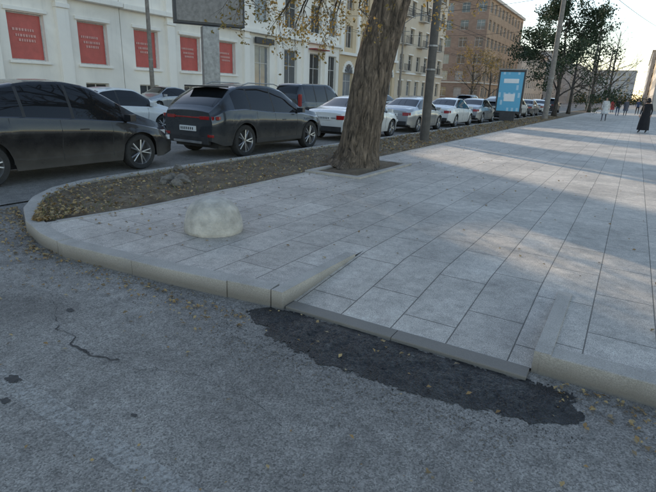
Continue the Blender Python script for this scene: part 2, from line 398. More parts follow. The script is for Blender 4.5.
for a in range(nx):
    for b in range(ny):
        x=-2.5+a*st; y=2.0+b*st
        jx=noise.noise(Vector((x*9,y*9,0)))*.05+noise.noise(Vector((x*45,y*45,0)))*.035
        if inpoly(x+jx,y+jx,pp):
            for da,db in ((0,0),(1,0),(1,1),(0,1)):
                k=(a+da,b+db)
                if k not in idx:
                    X=-2.5+k[0]*st; Y=2.0+k[1]*st; e=min(1,dpoly(X,Y,pp)/.10)
                    h=.003+.022*e*(.6+noise.fractal(Vector((X*6,Y*6,1)),1,2,4)*.9)+noise.noise(Vector((X*38,Y*38,0)))*.009*(.2+e)
                    if Y>2.7: h=min(h,.024)
                    idx[k]=len(mb.v); mb.v.append((X,Y,max(.003,h)))
            mb.f.append(tuple(idx[(a+da,b+db)] for da,db in ((0,0),(1,0),(1,1),(0,1)))); mb.m.append(i)
mb.obj('asphalt_patch',smooth=True)
mb=MB()
def blob(cx,cy,rx,ry,mat,z=.0045):
    pts=[]
    for k in range(40):
        a=2*math.pi*k/40; r=1+.5*noise.noise(Vector((cx*3+math.cos(a)*1.6,cy*3+math.sin(a)*1.6,5)))+.2*noise.noise(Vector((math.cos(a)*5,math.sin(a)*5,cx)))
        pts.append((cx+math.cos(a)*rx*r,cy+math.sin(a)*ry*r))
    poly(mb,pts,z,mat)
for a in ((-2.72,1.19,.055,.03),(-2.55,1.06,.03,.018),(-1.9,1.35,.016,.012),(-3.3,1.9,.035,.02)): blob(*a,'tarcrack')
def crack(pts,w):
    P=[Vector((*p,0)) for p in pts]; S=[]
    for a,b in zip(P,P[1:]):
        n=max(2,int((b-a).length/.02))
        for k in range(n):
            p=a.lerp(b,k/n); q=Vector((noise.noise(p*6),noise.noise(p*6+Vector((9,0,0))),0))*.05+Vector((noise.noise(p*23),noise.noise(p*23+Vector((9,0,0))),0))*.02; S.append(p+q+Vector((R.gauss(0,.002),R.gauss(0,.002),0)))
    for i,p in enumerate(S[:-1]):
        d=(S[i+1]-p).normalized(); n=Vector((-d.y,d.x,0))
        w0=w*max(.3,.7+2.0*noise.noise(p*11)); w1=w*max(.3,.7+2.0*noise.noise(S[i+1]*11))
        q=S[i+1]; mb.face([(p.x-n.x*w0,p.y-n.y*w0,.0042),(p.x+n.x*w0,p.y+n.y*w0,.0042),(q.x+n.x*w1,q.y+n.y*w1,.0042),(q.x-n.x*w1,q.y-n.y*w1,.0042)],'tarcrack')
crack([(-3.15,1.72),(-2.94,1.66),(-2.6,1.58),(-2.37,1.62)],.006)
crack([(-2.37,1.62),(-1.9,1.8),(-1.5,1.78),(-1.2,1.7)],.0014)
crack([(-4.2,2.2),(-3.7,2.0),(-3.2,1.74)],.0014)
mb.obj('asphalt_stains')

mb=MB()
for k in range(5600):
    y=2.85+(R.random()**1.7)*45; x=R.uniform(leftb(y)+.03,rightb(y)-.03)
    mb.leaf((x,y,PZ+.02+R.random()*.02),R.uniform(.025,.07)*(1 if y<12 else 1.6),'leaf_dry',.45)
for k in range(650):
    y=3.2+R.random()**1.5*35; x=rightb(max(y,2.9))+R.expovariate(1/1.3)
    if y<4.2 and -2.2<x<-.1: continue
    mb.leaf((x,y,PZ+.008),R.uniform(.02,.05),'leaf_dry',.25)
for k in range(90):
    mb.leaf((R.uniform(-5,.8),R.uniform(4.2,12),PZ+.008),R.uniform(.02,.05),'leaf_dry',.25)
for k in range(750):
    x=-6.7+R.random()**1.5*4.6; 
    yb=2.6 if x>-4.9 else 2.6+(-4.9-x)*.42
    y=yb-R.expovariate(1/.16)-.02
    mb.leaf((x,y,.012),R.uniform(.015,.05),'leaf_dry',.35)
for k in range(170):
    mb.leaf((R.uniform(-.1,1.0),2.93-R.expovariate(1/.18),.012),R.uniform(.015,.045),'leaf_dry',.35)
for k in range(110):
    mb.leaf((R.uniform(-4,.8),R.uniform(.8,2.8),.012),R.uniform(.012,.035),'leaf_dry',.3)
for k in range(25): mb.leaf((R.uniform(-2.1,0),R.uniform(2.4,2.8),.03),R.uniform(.015,.04),'leaf_dry',.3)
mb.obj('fallen_leaves')
mb=MB()
def stone(x,y,z,r,mat='rock'):
    b=len(mb.v); i=mb.mi(mat)
    pts=[(0,0,1),(1,0,0),(0,1,0),(-1,0,0),(0,-1,0),(0,0,-1)]; a=R.uniform(0,6.28)
    for p in pts:
        q=[c*r*R.uniform(.6,1.15) for c in p]; mb.v.append((x+q[0]*math.cos(a)-q[1]*math.sin(a),y+q[0]*math.sin(a)+q[1]*math.cos(a),z+q[2]*.7))
    for f in ((0,1,2),(0,2,3),(0,3,4),(0,4,1),(5,2,1),(5,3,2),(5,4,3),(5,1,4)): mb.f.append(tuple(b+k for k in f)); mb.m.append(i)
for k in range(2600):
    x=R.uniform(-6.6,1.2); yb=2.95 if x>-.2 else (2.3 if x>-2.2 else (2.68 if x>-4.9 else 2.62+(-4.9-x)*.42))
    y=yb-R.expovariate(1/.13)-.01; stone(x,y,.003,R.uniform(.002,.008))
for k in range(400):   # crumbs of the fresh asphalt
    x=R.uniform(-2.3,.1); stone(x,2.35-R.expovariate(1/.05)+.07*abs(x+1.2)**2,.003,R.uniform(.002,.006),'tarcrack')
for k in range(700): stone(R.uniform(-4,1),R.uniform(.7,2.9),.002,R.uniform(.0015,.004))
mb.obj('gravel')
mb=MB()
for x,y,r in ((-6.15,5.35,.11),(-5.95,5.5,.13),(-5.8,5.25,.1),(-6.3,5.6,.09),(-6.0,5.15,.07),(-6.9,6.3,.09)):
    rows=[]
    for a in range(7):
        th_=math.pi*a/6; r_=[]
        for b in range(11):
            ph_=2*math.pi*(b%10)/10; d=Vector((math.sin(th_)*math.cos(ph_),math.sin(th_)*math.sin(ph_),math.cos(th_)*.75))
            k=r*(1+.5*noise.noise(d*2.2+Vector((x*7,y*7,0)))); r_.append((x+d.x*k,y+d.y*k,PZ+.03+d.z*k))
        rows.append(r_)
    mb.grid(rows,'rock')
mb.obj('rubble_pile')
mb=MB()
for k in range(1500):
    y=3+R.random()**1.4*30; x=R.uniform(leftb(y)+.05,rightb(y)-.05); h=R.uniform(.03,.1); a=R.uniform(0,6.28)
    dx,dy=math.cos(a)*.006,math.sin(a)*.006; lx,ly=R.gauss(0,.03),R.gauss(0,.03)
    mb.face([(x-dx,y-dy,PZ),(x+dx,y+dy,PZ),(x+lx,y+ly,PZ+h)],'grass')
mb.obj('grass_tufts')
# ---------------------------------------------------------------- bollard
mb=MB(); rows=[]; prof=[(.305,0),(.312,.03),(.308,.08),(.292,.16),(.262,.235),(.215,.295),(.155,.338),(.09,.36),(.03,.368),(0,.369)]
pr2=[]
for (a,b),(c,d) in zip(prof,prof[1:]):
    for k in range(4): pr2.append((a+(c-a)*k/4,b+(d-b)*k/4))
pr2.append(prof[-1])
for r,z in pr2: 
    row=[]
    for k in range(81):
        an=2*math.pi*(k%80)/80; d=Vector((math.cos(an)*r,math.sin(an)*r,z)); q=1+.022*noise.noise(d*9)+.012*noise.noise(d*30); row.append((d.x*q,d.y*q,z*q))
    rows.append(row)
mb.grid(rows,'concrete'); mb.obj('concrete_bollard',smooth=True,loc=(-3.67,3.80,PZ))

# ---------------------------------------------------------------- trees
def branch(mb,lv,p,d,L,r,maxl,leafcb,mat,n=6,droop=0.,spread=.7,kids=4,segs=5):
    pts=[p.copy()]; rs=[r]; q=p.copy(); dd=d.normalized()
    for k in range(segs):
        dd=(dd+Vector((R.gauss(0,.13),R.gauss(0,.13),R.gauss(0,.1)-droop)) ).normalized()
        q=q+dd*L/segs; pts.append(q.copy()); rs.append(r*(1-.75*(k+1)/segs))
    mb.tube(pts,rs,mat,n=max(3,n),cap=False)
    if lv>=maxl:
        leafcb(pts); return
    for k in range(kids):
        t=R.uniform(.3,1.); i=min(segs-1,int(t*segs)); b=pts[i].lerp(pts[i+1],t*segs-i)
        ax=dd.orthogonal().normalized(); ax.rotate(Matrix.Rotation(R.uniform(0,6.28),3,dd))
        nd=(dd+ax*spread*R.uniform(.6,1.4)).normalized()
        branch(mb,lv+1,b,nd,L*R.uniform(.5,.75),max(.004,rs[i]*.6),maxl,leafcb,mat,n-1,droop,spread,kids,max(3,segs-1))
E=empty('poplar_tree')
mb=MB(); tp=[(-4.72,9.05,.1),(-4.70,9.06,.25),(-4.68,9.07,.5),(-4.63,9.08,1.0),(-4.55,9.12,1.7),(-4.42,9.2,2.5),(-4.25,9.28,3.3),(-4.08,9.36,4.1),(-3.95,9.4,5.0)]
tr=[.55,.46,.41,.375,.36,.345,.33,.31,.26]
dp=[];dr=[]
for i in range(len(tp)-1):
    for k in range(12):
        f=k/12; dp.append(Vector(tp[i]).lerp(Vector(tp[i+1]),f)); dr.append(tr[i]+(tr[i+1]-tr[i])*f)
dp.append(Vector(tp[-1])); dr.append(tr[-1])
def bd(k,q,p):
    a=2*math.pi*q/110
    v=Vector((math.cos(a)*4.2,math.sin(a)*4.2,p.z*1.1+.35*noise.noise(Vector((p.z*2,a,0))))); f=noise.ridged_multi_fractal(v,1,2,4,1,2)
    root=max(0,1-(p.z-.1)/.5)
    return 1+(f-1.)*.075+root*.28*max(0,math.sin(a*5+.7))*root + .05*noise.noise(Vector((math.cos(a),math.sin(a),p.z)))
mb.tube(dp,dr,'bark',n=110,disp=bd)
mb.obj('trunk',parent=E,smooth=True)
mb=MB(); ml=MB()
def lc(p):
    for k in range(3):
        q=p[R.randrange(1,len(p))]; 
        for j in range(R.randrange(1,3)): ml.leaf(q+Vector((R.gauss(0,.06),R.gauss(0,.06),R.gauss(0,.07)-.04)),R.uniform(.05,.09),'leaf_aut')
top=Vector(tp[-1])
for a in range(6):
    an=a*1.05+.4; d=Vector((math.cos(an)*.6,math.sin(an)*.6,1))
    branch(mb,0,top-Vector((0,0,R.uniform(0,1.0))),d,R.uniform(3.5,5),.14,2,lc,'bark2',8,-.02,.7,5)
rt=Vector((.8625,.506,0)); fw=Vector((-.506,.8625,0))
def lc2(p):
    for k in range(4):
        q=p[R.randrange(1,len(p))]; 
        for j in range(R.randrange(1,3)): ml.leaf(q+Vector((R.gauss(0,.05),R.gauss(0,.05),R.gauss(0,.06)-.04)),R.uniform(.05,.085),'leaf_aut')
def hang(start,end,mid,r,nt_):
    s,e,m_=Vector(start),Vector(end),Vector(mid); pts=[]
    for k in range(11):
        f=k/10; pts.append(s*(1-f)**2+m_*2*f*(1-f)+e*f*f+Vector((R.gauss(0,.02),R.gauss(0,.02),R.gauss(0,.02))))
    mb.tube(pts,[r*(1-.8*k/10)+.004 for k in range(11)],'bark2',n=6,cap=False)
    for k in range(nt_):
        i=R.randrange(3,11); b=pts[i]
        branch(mb,2,b,Vector((R.gauss(0,.6),R.gauss(0,.6),-.5)),R.uniform(.3,.7),.008,3,lc2,'twig',4,.12,.8,4,4)
C=Vector((-4.2,9.3,0))
for (sx,ex,ez,fz) in ((-.2,-2.2,2.95,.6),(-.2,-1.5,2.95,.2),(-.2,-2.7,3.2,-.3),(-.1,-1.1,3.15,.9),(-.2,-3.0,3.4,.4),(-.1,-.7,3.0,-.5),(-.2,-1.8,3.2,1.2),(-.2,-2.4,3.4,1.5),(-.2,-2.0,3.0,1.6),(-.2,-1.2,3.05,1.8)):
    s=C+rt*sx+Vector((0,0,4.6)); e=C+rt*ex+fw*fz+Vector((0,0,ez)); m_=(s+e)/2+Vector((0,0,1.0)); hang(s,e,m_,.045,14)
for (sx,ex,ez,fz) in ((.3,1.0,3.35,.3),(.3,1.6,3.6,-.2),(.3,.8,3.2,1)):
    s=C+rt*sx+Vector((0,0,4.6)); e=C+rt*ex+fw*fz+Vector((0,0,ez)); m_=(s+e)/2+Vector((0,0,.9)); hang(s,e,m_,.04,9)
mb.obj('limbs',parent=E,smooth=True); ml.obj('foliage',parent=E)

def tree(name,loc,H,r,leafmat,leafsize,nleaf,crown0,spread=.75,maxl=3,kids=4,lean=(0,0),bark='bark2',up=.0,limbs=9):
    E=empty(name,loc); mb=MB(); ml=MB()
    pts=[];rs=[]
    for k in range(13):
        f=k/12; pts.append(Vector((lean[0]*f+.12*noise.noise(Vector((f*3,loc[0],1)))*f*3,lean[1]*f+.1*noise.noise(Vector((f*3,loc[1],7)))*3*f,H*.85*f))); rs.append(r*(1-.8*f)*(1.35 if k==0 else 1))
    mb.tube(pts,rs,bark,n=12)
    def cb(p):
        if not leafmat: return
        for k in range(nleaf):
            q=p[R.randrange(1,len(p))]; ml.leaf(q+Vector((R.gauss(0,leafsize*.9),R.gauss(0,leafsize*.9),R.gauss(0,leafsize*.9))),leafsize*R.uniform(.6,1.2),leafmat)
    for k in range(limbs):
        f=crown0+(1-crown0)*(k/limbs); i=min(11,int(f*12)); b=pts[i].lerp(pts[i+1],f*12-i)
        an=k*2.4+R.random(); L=H*.38*(1-.55*((f-crown0)/(1-crown0)))
        branch(mb,0,b,Vector((math.cos(an),math.sin(an),.75)),L,rs[i]*.5,maxl,cb,bark,6,up,spread,kids)
    mb.obj('trunk_and_limbs',parent=E,smooth=True)
    if leafmat: ml.obj('foliage',parent=E)
    return E
tree('street_tree',(-6.1,49,.1),9.6,.2,'leaf_green',.2,42,.2,maxl=2,kids=5,limbs=16)
tree('bare_tree',(-6.1,60,.1),9,.18,None,.2,0,.25,maxl=3,kids=4,limbs=12)
tree('bare_tree',(-5.0,72,.1),11.5,.2,None,.1,0,.22,maxl=3,kids=4,limbs=12)
tree('bare_tree',(-4.2,95,.1),14,.22,None,.1,0,.2,maxl=3,kids=5,limbs=14)
tree('bare_tree',(-6,84,.1),10,.2,'leaf_yel',.2,1,.25,maxl=2,kids=5,limbs=12)
tree('street_tree',(-24.5,88,.1),10,.2,'leaf_yel',.3,5,.2,maxl=2,kids=4,limbs=10)
tree('street_tree',(-24.5,100,.1),10,.2,'leaf_yel',.28,5,.2,maxl=2,kids=4,limbs=10)

# ---------------------------------------------------------------- buildings
def facade(mb,O,U,L,H,ops,wall,depth=.3,glass='glass',frame='frame',z0=0):
    O=Vector(O);U=Vector(U).normalized();Z=Vector((0,0,1));Nn=U.cross(Z)
    us=sorted({0,L,*[o[0] for o in ops],*[o[1] for o in ops]}); zs=sorted({z0,H,*[o[2] for o in ops],*[o[3] for o in ops]})
    pt=lambda u,z,d=0:O+U*u+Z*z-Nn*d
    for a,b in zip(us,us[1:]):
        for c,d in zip(zs,zs[1:]):
            mu,mz=(a+b)/2,(c+d)/2
            if any(o[0]<mu<o[1] and o[2]<mz<o[3] for o in ops): continue
            mb.face([pt(a,c),pt(b,c),pt(b,d),pt(a,d)],wall)
    for o in ops:
        a,b,c,d=o[:4]; g=o[4] if len(o)>4 else glass
        mb.face([pt(a,c),pt(a,c,depth),pt(a,d,depth),pt(a,d)][::-1],wall); mb.face([pt(b,c),pt(b,d),pt(b,d,depth),pt(b,c,depth)][::-1],wall)
        mb.face([pt(a,d),pt(a,d,depth),pt(b,d,depth),pt(b,d)][::-1],wall); mb.face([pt(a,c),pt(b,c),pt(b,c,depth),pt(a,c,depth)][::-1],wall)
        mb.face([pt(a,c,depth),pt(b,c,depth),pt(b,d,depth),pt(a,d,depth)],g)
        fr=.07
        def bar(u0,u1,z0_,z1_,fm=frame):
            q=[pt(u0,z0_,depth-.05),pt(u1,z0_,depth-.05),pt(u1,z1_,depth-.05),pt(u0,z1_,depth-.05)]; r=[x-Nn*.045 for x in q]
            mb.face(q,fm)
            for i in range(4): mb.face([q[i],r[i],r[(i+1)%4],q[(i+1)%4]],fm)
        bar(a,a+fr,c,d); bar(b-fr,b,c,d); bar(a+fr,b-fr,d-fr,d); bar(a+fr,b-fr,c,c+fr)
        if g in('glass',):
            m_=(a+b)/2; bar(m_-.03,m_+.03,c+fr,d-fr)
            if d-c>1.6: bar(a+fr,m_-.03,d-(d-c)*.3-.03,d-(d-c)*.3+.03); bar(m_+.03,b-fr,d-(d-c)*.3-.03,d-(d-c)*.3+.03)
        if g=='red':
            for ln,zz in enumerate((.62,.50,.40)):
                u=a+.35+.15*ln
                while u<b-.5:
                    wl=R.uniform(.06,.13); bar(u,u+wl,c+(d-c)*zz,c+(d-c)*(zz+.055),'pinkp'); u+=wl+.05
def body(mb,x0,x1,y0,y1,H,wall,skip=()):
    if 'E' not in skip: mb.face([(x1,y0,0),(x1,y1,0),(x1,y1,H),(x1,y0,H)],wall)
    if 'W' not in skip: mb.face([(x0,y1,0),(x0,y0,0),(x0,y0,H),(x0,y1,H)],wall)
    if 'S' not in skip: mb.face([(x0,y0,0),(x1,y0,0),(x1,y0,H),(x0,y0,H)],wall)
    if 'N' not in skip: mb.face([(x1,y1,0),(x0,y1,0),(x0,y1,H),(x1,y1,H)],wall)
    mb.face([(x0,y0,H),(x1,y0,H),(x1,y1,H),(x0,y1,H)],'roof')
FX=-30; SPLIT=23.05  # roof drop at SPLIT is unseen, shaped to let sun onto the pavement
B=empty('white_department_store'); mb=MB(); ya,yb=-20,SPLIT
ops=[]; y=15.9-4.1*8
while y<SPLIT-2:
    g='red' if 11<y else 'glass'
    ops.append((y-ya,y-ya+2.05,2.6,5.1,g)); ops.append((y-ya+.1,y-ya+1.95,7.3,9.9)); ops.append((y-ya+.1,y-ya+1.95,11.3,13.5)); ops.append((y-ya+.2,y-ya+1.85,.5,1.5))
    y+=4.1
facade(mb,(FX,ya,0),(0,1,0),yb-ya,15.2,ops,'white_wall'); body(mb,FX-16,FX,ya,yb,15.2,'white_wall',('E',))
mb.obj('walls_and_windows',parent=B)
mb=MB(); y=15.9-4.1*8-1.03
while y<yb-.5:
    mb.box((FX+.14,y,7.3),(.3,.75,12.6),'white_trim'); mb.box((FX+.2,y,.55),(.42,.95,.96),'plinth'); mb.box((FX+.2,y,13.8),(.42,.95,.35),'white_trim'); mb.box((FX+.19,y,5.75),(.40,.85,.25),'white_trim')
    y+=4.1
y=15.9-4.1*8
while y<SPLIT-2:
    mb.box((FX+.06,y+1.02,2.5),(.2,2.4,.14),'white_trim'); mb.box((FX+.05,y+1.02,5.25),(.18,2.4,.2),'white_trim'); mb.box((FX+.06,y+1.02,7.2),(.2,2.2,.12),'white_trim'); mb.box((FX+.05,y+1.02,10.05),(.18,2.3,.2),'white_trim')
    y+=4.1
mb.box((FX+.25,(ya+yb)/2,6.35),(.5,yb-ya,.3),'white_trim'); mb.box((FX+.35,(ya+yb)/2,14.4),(.9,yb-ya,.4),'white_trim'); mb.box((FX+.2,(ya+yb)/2,14.1),(.5,yb-ya,.2),'white_trim')
mb.box((FX+.05,(ya+yb)/2,.3),(.16,yb-ya,.6),'plinth')
mb.obj('pilasters_and_cornices',parent=B,bevel=.02)
B2=empty('white_shop_building'); mb=MB(); ya,yb=SPLIT+.05,52; HS=11.0
ops=[]
for y in (24.1,28.2,32.3):
    ops+= [(y-ya,y+2.05-ya,2.6,5.1,'red'),(y+.1-ya,y+1.95-ya,7.3,9.9),(y+.2-ya,y+1.85-ya,.5,1.5)]
for y in (36.9,41.4,45.9,49.6):
    w=2.2 if y<49 else 1.8
    ops.append((y-ya,y-ya+w,.3,5.2)); ops.append((y-ya+.1,y-ya+w-.1,7.2,9.8))
facade(mb,(FX,ya,0),(0,1,0),yb-ya,HS,ops,'white_wall'); body(mb,FX-16,FX,ya,yb,HS,'white_wall',('E',)); mb.obj('walls_and_windows',parent=B2)
mb=MB()
for y in (24.1,28.2,32.3):
    mb.box((FX+.06,y+1.02,2.5),(.2,2.4,.14),'white_trim'); mb.box((FX+.05,y+1.02,5.25),(.18,2.4,.2),'white_trim')
for y in (27.17,31.27,35.6,40.3,44.8,48.9): 
    mb.box((FX+.12,y,5.7),(.3,.7,10.4),'white_trim'); mb.box((FX+.2,y,.55),(.42,.92,.96),'plinth'); mb.box((FX+.18,y,5.75),(.36,.82,.25),'white_trim')
mb.box((FX+.25,(ya+yb)/2,6.3),(.5,yb-ya,.3),'white_trim'); mb.box((FX+.3,(ya+yb)/2,10.9),(.8,yb-ya,.3),'white_trim')
mb.box((FX+.5,47,5.6),(.9,2.8,.1),'awning'); mb.box((FX+.3,38,5.6),(.2,2.6,.5),'darkframe')
mb.obj('pilasters_and_cornices',parent=B2,bevel=.02)
mb=MB()
for (y,w,h) in ((24.8,1.6,3.4),(29.2,1.8,3.2),(35.6,2.2,3.6),(43.5,2.4,3.4)):  # invented blocks above the frame, added to streak the pavement with shade
    mb.box((FX-1.3,y,HS+h/2),(1.4,w,h),'white_wall'); mb.box((FX-1.3,y,HS+h+.06),(1.7,w+.3,.12),'roof')
mb.obj('roof_shadow_blocks',parent=B2)
def arches(mb,O,ys,w,z0,z1,mat):
    for y in ys:
        for k in range(10):
            a0=math.pi*k/10;a1=math.pi*(k+1)/10; r=w/2
            mb.face([(O+.03,y-math.cos(a0)*r,z1+math.sin(a0)*r),(O+.03,y-math.cos(a1)*r,z1+math.sin(a1)*r),(O+.03,y,z1)],mat)
            mb.box((O+.08,y-math.cos((a0+a1)/2)*(r+.1),z1+math.sin((a0+a1)/2)*(r+.1)),(.14,.35,.35),'white_trim')
B3=empty('beige_arched_building'); mb=MB(); ya,yb=52.05,68
ops=[];ys=[54.2,58.2,62.2,66]
for y in ys: ops.append((y-ya-1.1,y-ya+1.1,.6,3.6)); ops.append((y-ya-.8,y-ya+.8,6.4,8.8)); ops.append((y-ya-.8,y-ya+.8,10.4,12.6))
facade(mb,(FX,ya,0),(0,1,0),yb-ya,15,ops,'beige_wall'); body(mb,FX-16,FX,ya,yb,15,'beige_wall',('E',)); arches(mb,FX,ys,2.2,0,3.6,'glass')
mb.box((FX+.2,(ya+yb)/2,5.7),(.4,yb-ya,.3),'white_trim'); mb.box((FX+.35,(ya+yb)/2,14.6),(.8,yb-ya,.4),'white_trim'); 
for y in (52.4,56.2,60.2,64.1,67.6): mb.box((FX+.1,y,10),(.22,.6,8.2),'white_trim')
mb.obj('walls_and_windows',parent=B3)
B4=empty('plaster_building'); mb=MB(); ya,yb=68.05,88
ops=[]
for k in range(6):
    for f in range(5): ops.append((1.2+k*3.2,2.7+k*3.2,1.2+f*3.6,3.3+f*3.6))
facade(mb,(FX,ya,0),(0,1,0),yb-ya,19,ops,'scaf_wall'); body(mb,FX-16,FX,ya,yb,19,'scaf_wall',('E',)); mb.box((FX+.3,(ya+yb)/2,18.8),(.7,yb-ya,.4),'white_trim')
for f in range(5):
    for k in range(6):
        if k%2==0 and f>0:
            yc=ya+1.95+k*3.2; mb.box((FX+.5,yc,1.0+f*3.6),(1.0,2.4,.12),'cream'); 
            for q in range(9): mb.box((FX+.98,yc-1.15+q*.287,1.5+f*3.6),(.04,.04,.86),'darkframe')
            mb.box((FX+.98,yc,1.95+f*3.6),(.07,2.4,.05),'darkframe')
        else: mb.box((FX+.06,ya+1.95+k*3.2,3.42+f*3.6),(.14,1.8,.16),'white_trim')
mb.box((FX+.1,(ya+yb)/2,4.4),(.25,yb-ya,.25),'white_trim')
mb.obj('walls_and_windows',parent=B4)
B5=empty('brown_brick_building'); mb=MB(); x0,x1,y0,y1,H=-62,FX,114,150,21.6
ops=[]
for k in range(9):
    for f in range(6): ops.append((1.3+k*3.55,3.1+k*3.55,1.3+f*3.45,3.3+f*3.45))
facade(mb,(x0,y0,0),(1,0,0),x1-x0,H,ops,'brick',.25)
ops=[]
for k in range(10):
    for f in range(6): ops.append((1.2+k*3.55,3.0+k*3.55,1.3+f*3.45,3.3+f*3.45))
facade(mb,(x1,y0,0),(0,1,0),y1-y0,H,ops,'brick_sunlit',.25); body(mb,x0,x1,y0,y1,H,'brick',('E','S'))
mb.box((x0/2+x1/2,y0-.2,H-.2),(x1-x0+.8,.5,.6),'cream'); mb.box((x1+.25,(y0+y1)/2,H-.2),(.5,y1-y0,.6),'cream')
mb.box((x0/2+x1/2,y0-.1,4.3),(x1-x0+.4,.25,.3),'cream'); mb.box((x1+.15,(y0+y1)/2,4.3),(.3,y1-y0,.3),'cream')
for k in range(8):
    mb.box((x0+3+k*4.,y0+3,H+.7),(.6,.6,1.4),'brick')
mb.obj('walls_and_windows',parent=B5)
def block(name,x0,x1,y0,y1,H,wall,floors,faceE=True,bay=3.4):
    B=empty(name); mb=MB(); fh=H/(floors+.3)
    def ops(L): return [(bay*k+1,bay*k+2.5,.9+f*fh,.9+f*fh+fh*.58) for k in range(int((L-1)/bay)) for f in range(floors)]
    facade(mb,(x0,y0,0),(1,0,0),x1-x0,H,ops(x1-x0),wall,.2)
    if faceE: facade(mb,(x1,y0,0),(0,1,0),y1-y0,H,ops(y1-y0),wall,.2); body(mb,x0,x1,y0,y1,H,wall,('S','E'))
    else: facade(mb,(x0,y1,0),(0,-1,0),y1-y0,H,ops(y1-y0),wall,.2); body(mb,x0,x1,y0,y1,H,wall,('S','W'))
    mb.box(((x0+x1)/2,(y0+y1)/2,H+.15),(x1-x0+.8,y1-y0+.8,.3),'cream')
    mb.obj('walls_and_windows',parent=B)
block('apartment_building',-50,FX,156,200,15,'cream',4)
block('apartment_building',-50,-28,206,260,18,'grey_wall',5)
block('apartment_building',-50,-26,266,380,17,'cream',5)
block('corner_building',2.6,22,112,170,24,'cream',6,False)
block('apartment_building',3.4,22,176,250,26,'beige_wall',7,False)
block('apartment_building',2,22,256,360,22,'grey_wall',6,False)
block('office_building',-30,-4,420,450,22,'grey_wall',6)
mb=MB()
for k in range(2600):
    x=R.uniform(-26,3); y=R.uniform(250,330); hh=4+4*noise.noise(Vector((x*.15,y*.1,0)))
    mb.leaf((x,y,abs(R.gauss(0,1))*hh*.6+.3),R.uniform(.5,1.1),'leaf_yel' if R.random()<.25 else 'leaf_green')
mb.obj('distant_trees')

# ---------------------------------------------------------------- cars
def interp(P,s):
    if s<=P[0][0]: return P[0][1]
    for (a,x),(b,y) in zip(P,P[1:]):
        if s<=b:
            f=(s-a)/(b-a); return x+(y-x)*f
    return P[-1][1]
def smoothP(P,s,h=.09): return (interp(P,s-h)+interp(P,s-h*.5)+interp(P,s)+interp(P,s+h*.5)+interp(P,s+h))/5
KIND={
'sedan':dict(L=4.5,W=1.76,top=[(0,.86),(.08,.98),(.8,1.05),(1.55,1.38),(2.1,1.45),(2.7,1.42),(3.42,1.02),(4.2,.82),(4.42,.68),(4.5,.58)],belt=[(0,.80),(.3,.90),(1.2,.95),(2.5,.90),(3.3,.87),(4.1,.72),(4.5,.52)],rear=(.85,1.5),wind=(2.72,3.38),side=(.95,3.2),pil=(2.02,),ax=(.95,3.6),rw=.32,sill=.2),
'suv':dict(L=4.65,W=1.9,top=[(0,1.0),(.06,1.12),(.35,1.33),(.78,1.58),(1.1,1.64),(1.8,1.675),(2.25,1.65),(2.7,1.56),(3.4,1.12),(4.2,1.0),(4.52,.86),(4.65,.7)],belt=[(0,.92),(.3,1.08),(1.0,1.10),(1.8,1.03),(2.6,.99),(3.3,.97),(4.2,.84),(4.65,.6)],rear=(.14,.74),wind=(2.7,3.34),side=(.62,3.2),pil=(1.2,2.1),ax=(.95,3.72),rw=.38,sill=.28),
'lift':dict(L=4.5,W=1.78,top=[(0,1.02),(.08,1.2),(.9,1.44),(1.7,1.58),(2.3,1.60),(2.8,1.52),(3.6,1.06),(4.25,.84),(4.42,.7),(4.5,.58)],belt=[(0,.9),(.3,1.05),(1.2,1.04),(2.5,.97),(3.3,.90),(4.1,.74),(4.5,.52)],rear=(.12,1.3),wind=(2.8,3.55),side=(.8,3.3),pil=(1.5,2.3),ax=(.85,3.58),rw=.34,sill=.2),
'van':dict(L=4.4,W=1.75,top=[(0,1.0),(.03,1.3),(.2,1.75),(.5,1.83),(2.6,1.85),(3.0,1.75),(3.55,1.2),(4.1,1.05),(4.35,.85),(4.4,.7)],belt=[(0,.95),(.3,1.08),(3.3,1.02),(4.1,.85),(4.4,.6)],rear=(.06,.2),wind=(2.95,3.5),side=(.4,3.4),pil=(1.3,2.3),ax=(.8,3.5),rw=.33,sill=.28)}
paints={}
def paint(name,col,metal=.3):
    if name not in paints: paints[name]=mat_paint('paint_'+name,col,.28,metal)
    return paints[name]
def wheel_mesh(rw,wd):
    mb=MB(); prof=[(rw*.70,-wd*.45),(rw*.93,-wd*.5),(rw*.985,-wd*.38),(rw,0),(rw*.985,wd*.38),(rw*.93,wd*.5),(rw*.70,wd*.45),(rw*.66,wd*.3),(rw*.64,-wd*.2)]
    n=40; rows=[[(x,r*math.cos(2*math.pi*k/n),r*math.sin(2*math.pi*k/n)) for k in range(n+1)] for r,x in prof]
    mb.grid(rows[:7],'rubber'); mb.grid(rows[6:],'rim')
    c=wd*.02
    mb.face([(c,rw*.66*math.cos(2*math.pi*k/n),rw*.66*math.sin(2*math.pi*k/n)) for k in range(n)],'plastic')
    mb.tube([(wd*.1,0,0),(wd*.36,0,0)],[rw*.13,rw*.10],'rim',n=16)
    for k in range(5):
        a=2*math.pi*k/5
        for da in (-.19,.19):
            p=Vector((wd*.33,rw*.09*math.cos(a),rw*.09*math.sin(a))); q=Vector((wd*.34,rw*.68*math.cos(a+da),rw*.68*math.sin(a+da))); 
            mb.tube([p,q],[rw*.05,rw*.045],'rim',n=5)
    return mb
